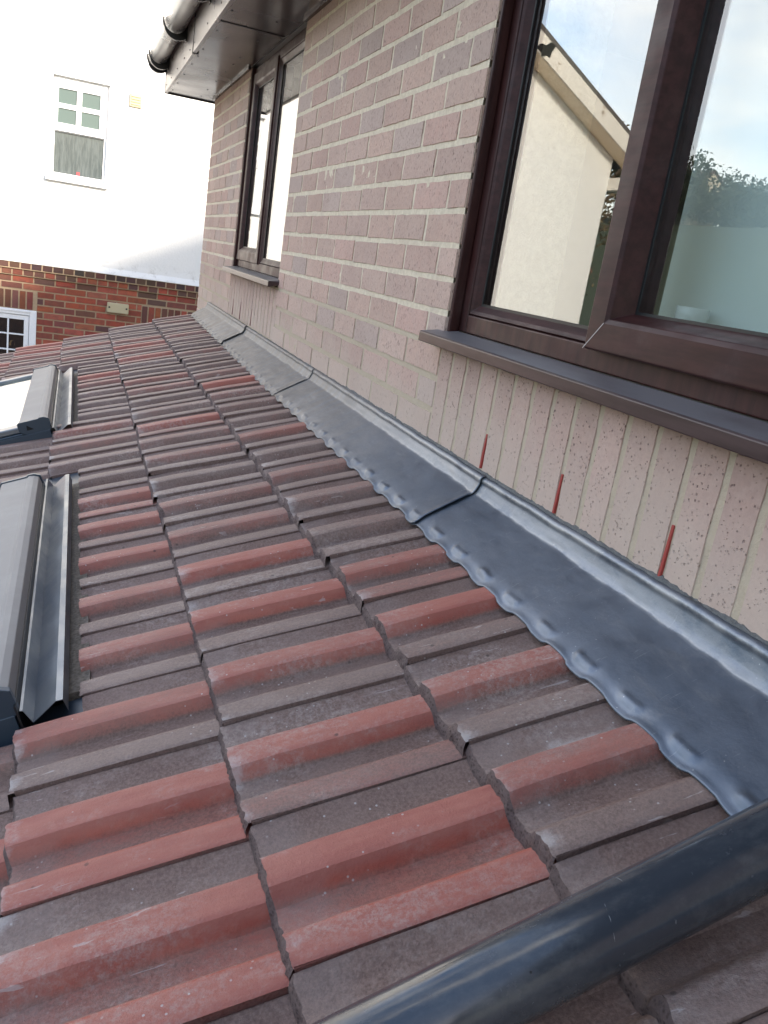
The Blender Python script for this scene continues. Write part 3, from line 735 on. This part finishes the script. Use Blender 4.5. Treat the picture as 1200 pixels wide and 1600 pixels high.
# ================================================================ NEIGHBOUR HOUSE
NY = 9.7; K = (NY + .881) / 10.081
def nx(x): return -.806 + (x + .806) * K
def nz(z): return z * K
nb = empty('neighbour_house'); tag(nb, 'white rendered house over a red brick ground floor, at far left', 'house')
XL, XR = -5.75, 3.4; ZB = nz(-.520)
RZ0 = 1.80; PITCH = .55; XM = (XL + XR) / 2; RZ = RZ0 + .12 + (XM - XL) * PITCH
wb = MB()
WO = (nx(-1.085), nx(-.545), nz(.395), nz(1.345))
# rendered wall with window opening, faces -y ; bell at the foot
def rpanel(x0, x1, z0, z1):
    nxs = max(1, int((x1 - x0) / .15)); nzs = max(1, int((z1 - z0) / .06)); rows = []
    for j in range(nzs + 1):
        z = z0 + (z1 - z0) * j / nzs
        rows.append([(x, NY - .030 + MN.noise(Vector((x * 2, z * 2, 0))) * .004 - (.040 * max(0, 1 - (z - ZB) / .09) ** 2 + (.006 * MN.noise(Vector((x * 7, z * 30, 2))) if z < ZB + .1 else 0)), z) for x in [x0 + (x1 - x0) * i / nxs for i in range(nxs + 1)]])
    wb.grid(rows)
rpanel(XL, WO[0], ZB, 1.9); rpanel(WO[1], XR, ZB, 1.9); rpanel(WO[0], WO[1], ZB, WO[2]); rpanel(WO[0], WO[1], WO[3], 1.9)
wb.add([(XL, NY - .03, 1.9), (XM, NY - .03, RZ), (XR, NY - .03, 1.9)], [(0, 1, 2)])
wb.box((XL, NY - .03, ZB - .002), (XL + .2, NY + 7, 1.9)); wb.box((XR - .2, NY - .029, ZB), (XR, NY + 7, 1.9)); wb.box((XL, NY + 6.8, -3.3), (XR, NY + 7, 1.9))
wb.box((WO[0] - .0, NY - .028, WO[2] - .002), (WO[0] - .002, NY + .1, WO[3])); wb.box((WO[1], NY - .028, WO[2]), (WO[1] + .002, NY + .1, WO[3])); wb.box((WO[0], NY - .028, WO[3]), (WO[1], NY + .1, WO[3] + .002))
wb.box((XL, NY - .069, ZB - .006), (XR, NY + .0, ZB - .0005))
wb.build('wall', M_RENDER, nb, smooth=False, fix=False)
wc = MB(); wc.box((XL + .201, NY + .12, ZB), (XR - .21, NY + .14, 1.9)); wc.build('room_back', M_DARK, nb)
# ground floor brickwork
rb = MB(); RC = [(.28, .075, .05), (.33, .09, .055), (.24, .07, .05), (.19, .075, .06), (.12, .065, .055), (.36, .11, .07)]
def nbrick(x0, x1, z0, z1, yo, col=None, b=.004):
    c = col or rnd.choice(RC); c = tuple(v * rnd.uniform(.85, 1.12) for v in c)
    y = NY - yo; d = .02
    vs = [(x0, y + d, z0), (x1, y + d, z0), (x1, y + d, z1), (x0, y + d, z1), (x0 + b, y, z0 + b), (x1 - b, y, z0 + b), (x1 - b, y, z1 - b), (x0 + b, y, z1 - b)]
    vs = [(v[0] + rnd.uniform(-.0015, .0015), v[1] + rnd.uniform(-.001, .001), v[2] + rnd.uniform(-.0015, .0015)) for v in vs]
    rb.add(vs, [(4, 5, 6, 7), (0, 1, 5, 4), (1, 2, 6, 5), (2, 3, 7, 6), (3, 0, 4, 7)], (*c, 1))
DK = [(.075, .045, .038), (.10, .055, .042), (.13, .06, .045), (.06, .042, .038)]
cz = ZB - .006
x = XL
while x < XR:      # two projecting header courses
    nbrick(x, x + .104, cz - .066, cz - .002, .062, rnd.choice(DK)); nbrick(x + .03, x + .134, cz - .141, cz - .077, .036, rnd.choice(RC[:5])); x += .1125
zz = cz - .141
WG = (nx(-2.35), nx(-1.165), nz(-1.95), nz(-1.018))       # ground floor window
WG2 = (nx(-.075), nx(1.1), nz(-1.95), nz(-1.018))         # soldier head over the next opening
row = 0
while zz > -3.3:
    z1 = zz - .010; z0 = z1 - .065; x = XL - (.1125 if row % 2 else 0) + .03
    while x < XR:
        cuts = []
        for W_ in (WG, WG2):
            if z0 < W_[3] + .205 and z1 > W_[2]: cuts.append((W_[0] - .004, W_[1]))
        for p, q in sub((x, x + .2145), cuts):
            if q - p > .02: nbrick(p, q, z0, z1, .008)
        x += .225
    zz -= .075; row += 1
for W_ in (WG, WG2):
    x = W_[0] + .002
    while x < W_[1] - .05: nbrick(x, x + .065, W_[3] + .006, W_[3] + .206, .008, rnd.choice(RC[:4] + DK[2:3])); x += .0755
rb.build('brickwork', M_RED, nb)
nm = MB()
for (a, b, c, d) in ((XL, WG[0], -3.3, cz), (WG[1], WG2[0], -3.3, cz), (WG2[1], XR, -3.3, cz), (WG[0], WG[1], WG[3], cz), (WG2[0], WG2[1], WG2[3], cz), (WG[0], WG[1], -3.3, WG[2]), (WG2[0], WG2[1], -3.3, WG2[2])): nm.box((a, NY, c), (b, NY + .2, d))
nm.box((XL, NY - .056, cz - .074), (XR, NY - .0005, cz - .001)); nm.box((XL, NY - .030, cz - .145), (XR, NY - .0005, cz - .0745)); nm.box((XL, NY + .201, -3.3), (XL + .2, NY + 6.8, cz)); nm.box((XR - .2, NY + .201, -3.3), (XR, NY + 6.8, cz))
nm.build('brickwork_mortar', M_TAN, nb)
# roof with overhang
nr = MB(); ov = .40; e = .42
def roofz(x): return RZ0 + .30 + (min(x - (XL - e), (XR + e) - x)) * PITCH
nr.prism([(XL - e, RZ0 + .06), (XM, roofz(XM) - .0), (XR + e, RZ0 + .06), (XR + e, RZ0), (XM, roofz(XM) - .09), (XL - e, RZ0)][0:6], 'y', NY - ov + .03, NY + 7.2)
nr.build('roof', Mat('slate_roof', (.10, .09, .085), .8).m, nb)
bg_ = MB()
RT = roofz(XM) - .10; RE = RZ0 - .01
bg_.prism([(XL - e, RE), (XM, RT), (XR + e, RE), (XR + e, RE - .20), (XM, RT - .27), (XL - e, RE - .20)], 'y', NY - ov, NY - ov + .028)
bg_.build('barge_board', M_BARGE, nb)
un = MB(); un.prism([(XL - e, RE - .19), (XM, RT - .26), (XR + e, RE - .19), (XR + e, RE - .205), (XM, RT - .275), (XL - e, RE - .205)], 'y', NY - ov + .029, NY - .031)
un.build('verge_soffit', Mat('bounce_tinted_soffit', (.72, .58, .42), .6).m, nb)  # warm bounced light is painted into this soffit colour
rp = MB(); rp.prism([(-4.40, 2.84), (-4.33, 2.87), (-4.27, 2.82), (-4.21, 2.83), (-4.13, 2.77), (-4.20, 2.75), (-4.24, 2.69), (-4.30, 2.72), (-4.35, 2.70), (-4.36, 2.77)], 'y', NY - ov - .012, NY - ov - .0005); rp.build('rot_patch', M_DARK, nb)
bx = MB(); bx.box((XL - e, NY - ov + .03, RE - .36), (XL - .002, NY + .1, RE - .206)); bx.build('eaves_box', M_BARGE, nb)
# upstairs window
def nwindow():
    x0, x1, z0, z1 = WO; y = NY + .012
    f = MB(); f.box((x0, y, z0), (x0 + .03, y + .05, z1)); f.box((x1 - .03, y, z0), (x1, y + .05, z1)); f.box((x0 + .0301, y, z1 - .04), (x1 - .0301, y + .05, z1)); f.box((x0 + .0301, y, z0), (x1 - .0301, y + .05, z0 + .035))
    zm = nz(.845); f.box((x0 + .0301, y + .003, zm - .02), (x1 - .0301, y + .05, zm + .012))
    fr = f.build('window_frame', M_WHITE, nb, bevel=.003); fr['label'] = 'upstairs white window with four small panes over a patterned pane'
    s = MB(); a0, a1, b0, b1 = x0 + .022, x1 - .022, zm - .01, z1 - .02
    gl = [(nx(-1.032), nx(-.856), nz(1.098), nz(1.238)), (nx(-.806), nx(-.628), nz(1.098), nz(1.236)), (nx(-1.032), nx(-.856), nz(.912), nz(1.052)), (nx(-.806), nx(-.628), nz(.912), nz(1.052))]
    xs = [a0, gl[0][0], gl[0][1], gl[1][0], gl[1][1], a1]; zs = [b0, gl[2][2], gl[2][3], gl[0][2], gl[0][3], b1]
    s.box((xs[0], y - .025, zs[0]), (xs[1], y - .0005, zs[5])); s.box((xs[4], y - .025, zs[0]), (xs[5], y - .0005, zs[5])); s.box((xs[2], y - .024, zs[1]), (xs[3], y - .001, zs[4]))
    s.box((xs[1] + .0002, y - .025, zs[0]), (xs[4] - .0002, y - .0005, zs[1])); s.box((xs[1] + .0002, y - .025, zs[4]), (xs[4] - .0002, y - .0005, zs[5]))
    s.box((xs[1], y - .0235, zs[2]), (xs[2], y - .002, zs[3])); s.box((xs[3], y - .0235, zs[2]), (xs[4], y - .002, zs[3]))
    s.build('sash', M_WHITE, fr, bevel=.0025)
    for g in gl:
        p = MB(); p.box((g[0] - .004, y - .008, g[2] - .004), (g[1] + .004, y - .005, g[3] + .004)); p.build('pane', M_PG2, fr)
    p = MB(); p.box((x0 + .031, y + .018, z0 + .036), (x1 - .031, y + .022, zm - .021)); p.build('patterned_pane', M_PGLASS, fr)
    it = MB(); it.box((nx(-.83), y - .004 + .018, z0 + .038), (nx(-.795), y + .017, z0 + .075)); it.build('red_object', Mat('red_bottle', (.28, .05, .06), .5).m, fr)
    s = MB(); s.box((x0 - .045, NY - .085, z0 - .055), (x1 + .035, NY + .011, z0 - .001)); s.build('window_sill', M_WHITE, nb, bevel=.006)
    h = MB(); h.box((x0 - .01, NY - .050, z1 + .004), (x1 + .012, NY - .026, z1 + .030)); h.build('window_head', M_WHITE, nb, bevel=.004)
M_PG2 = Mat('green_frosted_glass', (.085, .125, .12), .2, spec=.5).m
nwindow()
v = MB(); v.box((nx(-.345), NY - .055, nz(1.195)), (nx(-.222), NY - .03, nz(1.322)))
vt = v.build('wall_vent', M_CREAM, nb, bevel=.006)
v = MB()
for i in range(4):
    z = nz(1.212) + i * .027; v.prism([(NY - .0555, z), (NY - .066, z + .004), (NY - .0555, z + .019)], 'x', nx(-.327), nx(-.238))
v.build('louvre', M_CREAM, vt)
lb = MB(); lb.box((nx(-.449), NY - .055, nz(-.935)), (nx(-.219), NY - .009, nz(-.823))); lb_ = lb.build('junction_box', M_CREAM, nb, bevel=.012, seg=3)
for xx in (nx(-.425), nx(-.243)): lb = MB(); lb.tube([(xx, NY - .054, nz(-.875)), (xx, NY - .058, nz(-.875))], .011, 12); lb.build('screw', M_GASK, lb_)
# ground floor window, lower left
def gwin(W_, label):
    x0, x1, z0, z1 = W_; y = NY + .03
    f = MB(); f.box((x0, y - .045, z0), (x0 + .075, y + .05, z1)); f.box((x1 - .075, y - .045, z0), (x1, y + .05, z1)); f.box((x0 + .0751, y - .045, z1 - .06), (x1 - .0751, y + .05, z1)); f.box((x0 + .0751, y - .045, z0), (x1 - .0751, y + .05, z0 + .06))
    f.box((x0 + .001, y - .055, z1 - .028), (x1 - .06, y - .0452, z1 - .004))
    fr = f.build('window_frame', M_WHITE, nb, bevel=.006); fr['label'] = label
    s = MB(); a0, a1 = x0 + .08, x1 - .08; b0, b1 = z0 + .065, z1 - .065
    s.box((a0, y - .032, b0), (a0 + .05, y, b1)); s.box((a1 - .05, y - .032, b0), (a1, y, b1)); s.box((a0 + .0501, y - .032, b1 - .05), (a1 - .0501, y, b1)); s.box((a0 + .0501, y - .032, b0), (a1 - .0501, y, b0 + .05))
    xx = a1 - .05 - .165
    while xx > a0 + .08: s.box((xx - .009, y - .028, b0 + .05), (xx + .009, y - .004, b1 - .05)); xx -= .178
    zz = b1 - .05 - .168
    while zz > b0 + .06: s.box((a0 + .05, y - .027, zz - .008), (a1 - .05, y - .005, zz + .008)); zz -= .18
    s.build('sash', M_WHITE, fr, bevel=.002)
    g = MB(); g.box((a0 + .04, y - .014, b0 + .04), (a1 - .04, y - .010, b1 - .04)); g.build('pane', M_DGL, fr)
m = Mat('dark_pane', (.012, .012, .013), .06, spec=.7); m.color(m.mix(m.ramp(m.noise(9, 4, .6, dist=2.), .6, .7), (.008, .008, .009), (.10, .07, .035))); M_DGL = m.m
gwin(WG, 'ground floor white window with glazing bars in the red brick wall'); gwin(WG2, 'ground floor white window hidden behind the roof')

# ================================================================ FAR THINGS (seen in the reflections)
def tree(x, y, h, cw, seed, label, leafc=(.05, .075, .03), n=2600, leaf=.16, grp='trees beyond the gardens'):
    q = random.Random(seed); z = GH(x, y) - .1
    root = empty('broadleaf_tree'); tag(root, label, 'tree', grp)
    t = MB(); top = z + h * .75
    t.tube([(x + q.uniform(-.1, .1) * i * .3, y, z + (top - z) * i / 6) for i in range(7)], .1, 9, radii=[h * .028 * (1 - i / 8) for i in range(7)])
    br = []
    for i in range(9):
        a = q.uniform(0, 2 * pi); z0 = z + h * q.uniform(.35, .7); p0 = Vector((x, y, z0)); p1 = p0 + Vector((cos(a) * cw * .38, sin(a) * cw * .38, h * q.uniform(.1, .25)))
        t.tube([p0, (p0 + p1) / 2 + Vector((0, 0, .1)), p1], .03, 6, radii=[h * .011, h * .007, h * .003]); br.append(p1)
    t.build('trunk', M_BARK, root, smooth=True)
    c = MB(); blobs = [(p, cw * q.uniform(.14, .24)) for p in br] + [(Vector((x + q.uniform(-.3, .3) * cw, y + q.uniform(-.3, .3) * cw, z + h * q.uniform(.5, .98))), cw * q.uniform(.12, .22)) for _ in range(10)]
    for i in range(n):
        b, r = q.choice(blobs); d = Vector((q.gauss(0, 1), q.gauss(0, 1), q.gauss(0, .8))); d = d.normalized() * r * q.uniform(.45, 1.08); p = b + d
        u = Vector((q.gauss(0, 1), q.gauss(0, 1), q.gauss(0, 1))).normalized(); v_ = u.cross(Vector((q.gauss(0, 1), q.gauss(0, 1), q.gauss(0, 1)))).normalized(); s = leaf * q.uniform(.5, 1.2)
        k = q.uniform(.6, 1.5); c.add([p - u * s, p - v_ * s * .5, p + u * s, p + v_ * s * .5], [(0, 1, 2, 3)], (leafc[0] * k, leafc[1] * k, leafc[2] * k, 1))
    c.build('crown', M_LEAF, root, fix=False)
m = Mat('bark', (.09, .065, .045), .95); M_BARK = m.m
m = Mat('leaves', rough=.7); m.color(m.attr()); M_LEAF = m.m
M_PG2 = M_PG2
def far_house(x, y, wd, hh, seed, wallc, label, rz=.4):
    root = empty('distant_house'); tag(root, label, 'house', 'houses beyond the gardens')
    z = GH(x, y) - .3; 
    wl = MB(); wl.box((x - wd / 2, y, z), (x + wd / 2, y + 6, z + hh)); wl.prism([(x - wd / 2, z + hh), (x, z + hh + wd * .38), (x + wd / 2, z + hh)], 'y', y + .0, y + 6); wl.build('wall', Mat('far_wall', wallc, .9).m, root)
    r = MB(); r.prism([(x - wd / 2 - .3, z + hh - .15), (x, z + hh + wd * .38 + .12), (x + wd / 2 + .3, z + hh - .15), (x + wd / 2 + .3, z + hh - .02), (x, z + hh + wd * .38 + .26), (x - wd / 2 - .3, z + hh - .02)], 'y', y - .3, y + 6.3); r.build('roof', Mat('far_roof', (.16, .08, .06), .9).m, root)
    for i in (-1, 1):
        for zz in (z + .9, z + 3.2):
            if zz + 1.2 > z + hh: continue
            f = MB(); f.box((x + i * wd * .24 - .45, y - .06, zz), (x + i * wd * .24 + .45, y - .01, zz + .8)); o = f.build('window', M_WHITE, root)
            g = MB()
            g.box((x + i * wd * .24 - .38, y - .07, zz + .07), (x + i * wd * .24 + .38, y - .061, zz + .73))
            g.build('pane', M_PG2, o)
far_house(-21.3, 37.5, 3.4, 4.0, 1, (.70, .70, .68), 'white distant house with white framed windows beyond the neighbour gable')
far_house(-66.0, 84, 3.2, 5.0, 2, (.62, .56, .46), 'cream distant house among trees on the hill')
tree(-12.4, 21.5, 8.2, 4.2, 3, 'sparse brownish tree showing above the neighbour roof edge', (.12, .09, .045), 2600, .075)
k_ = 0
TL = ['tall dark tree rising above the others on the wooded hill'] + ['dark leafy tree in the wood on the hill behind the houses'] * 15
for (x, y, h, cw) in [(-25.6, 36.5, 8.6, 5), (-29.5, 42, 7.2, 7), (-33, 44, 7, 8), (-38, 45, 6.6, 8), (-43, 46, 7, 8), (-27.8, 38, 5.6, 6), (-31, 36, 5.0, 7), (-42, 38, 6.5, 7), (-38, 33, 6, 5), (-34, 30, 5.5, 6), (-40, 31, 5.5, 6), (-34, 40, 6, 7), (-47, 40, 8, 7), (-52, 42, 8, 8), (-44, 30, 6, 7), (-29, 25, 5, 5)]:
    k_ += 1; nm_ = ['first', 'second']
    x = .926 + (x - .926) * 2.2; y = -.881 + (y + .881) * 2.2
    tree(x, y, h * .75, cw * 2.0, 20 + k_, TL[k_ - 1], (.030, .042, .022), 6500, .26)
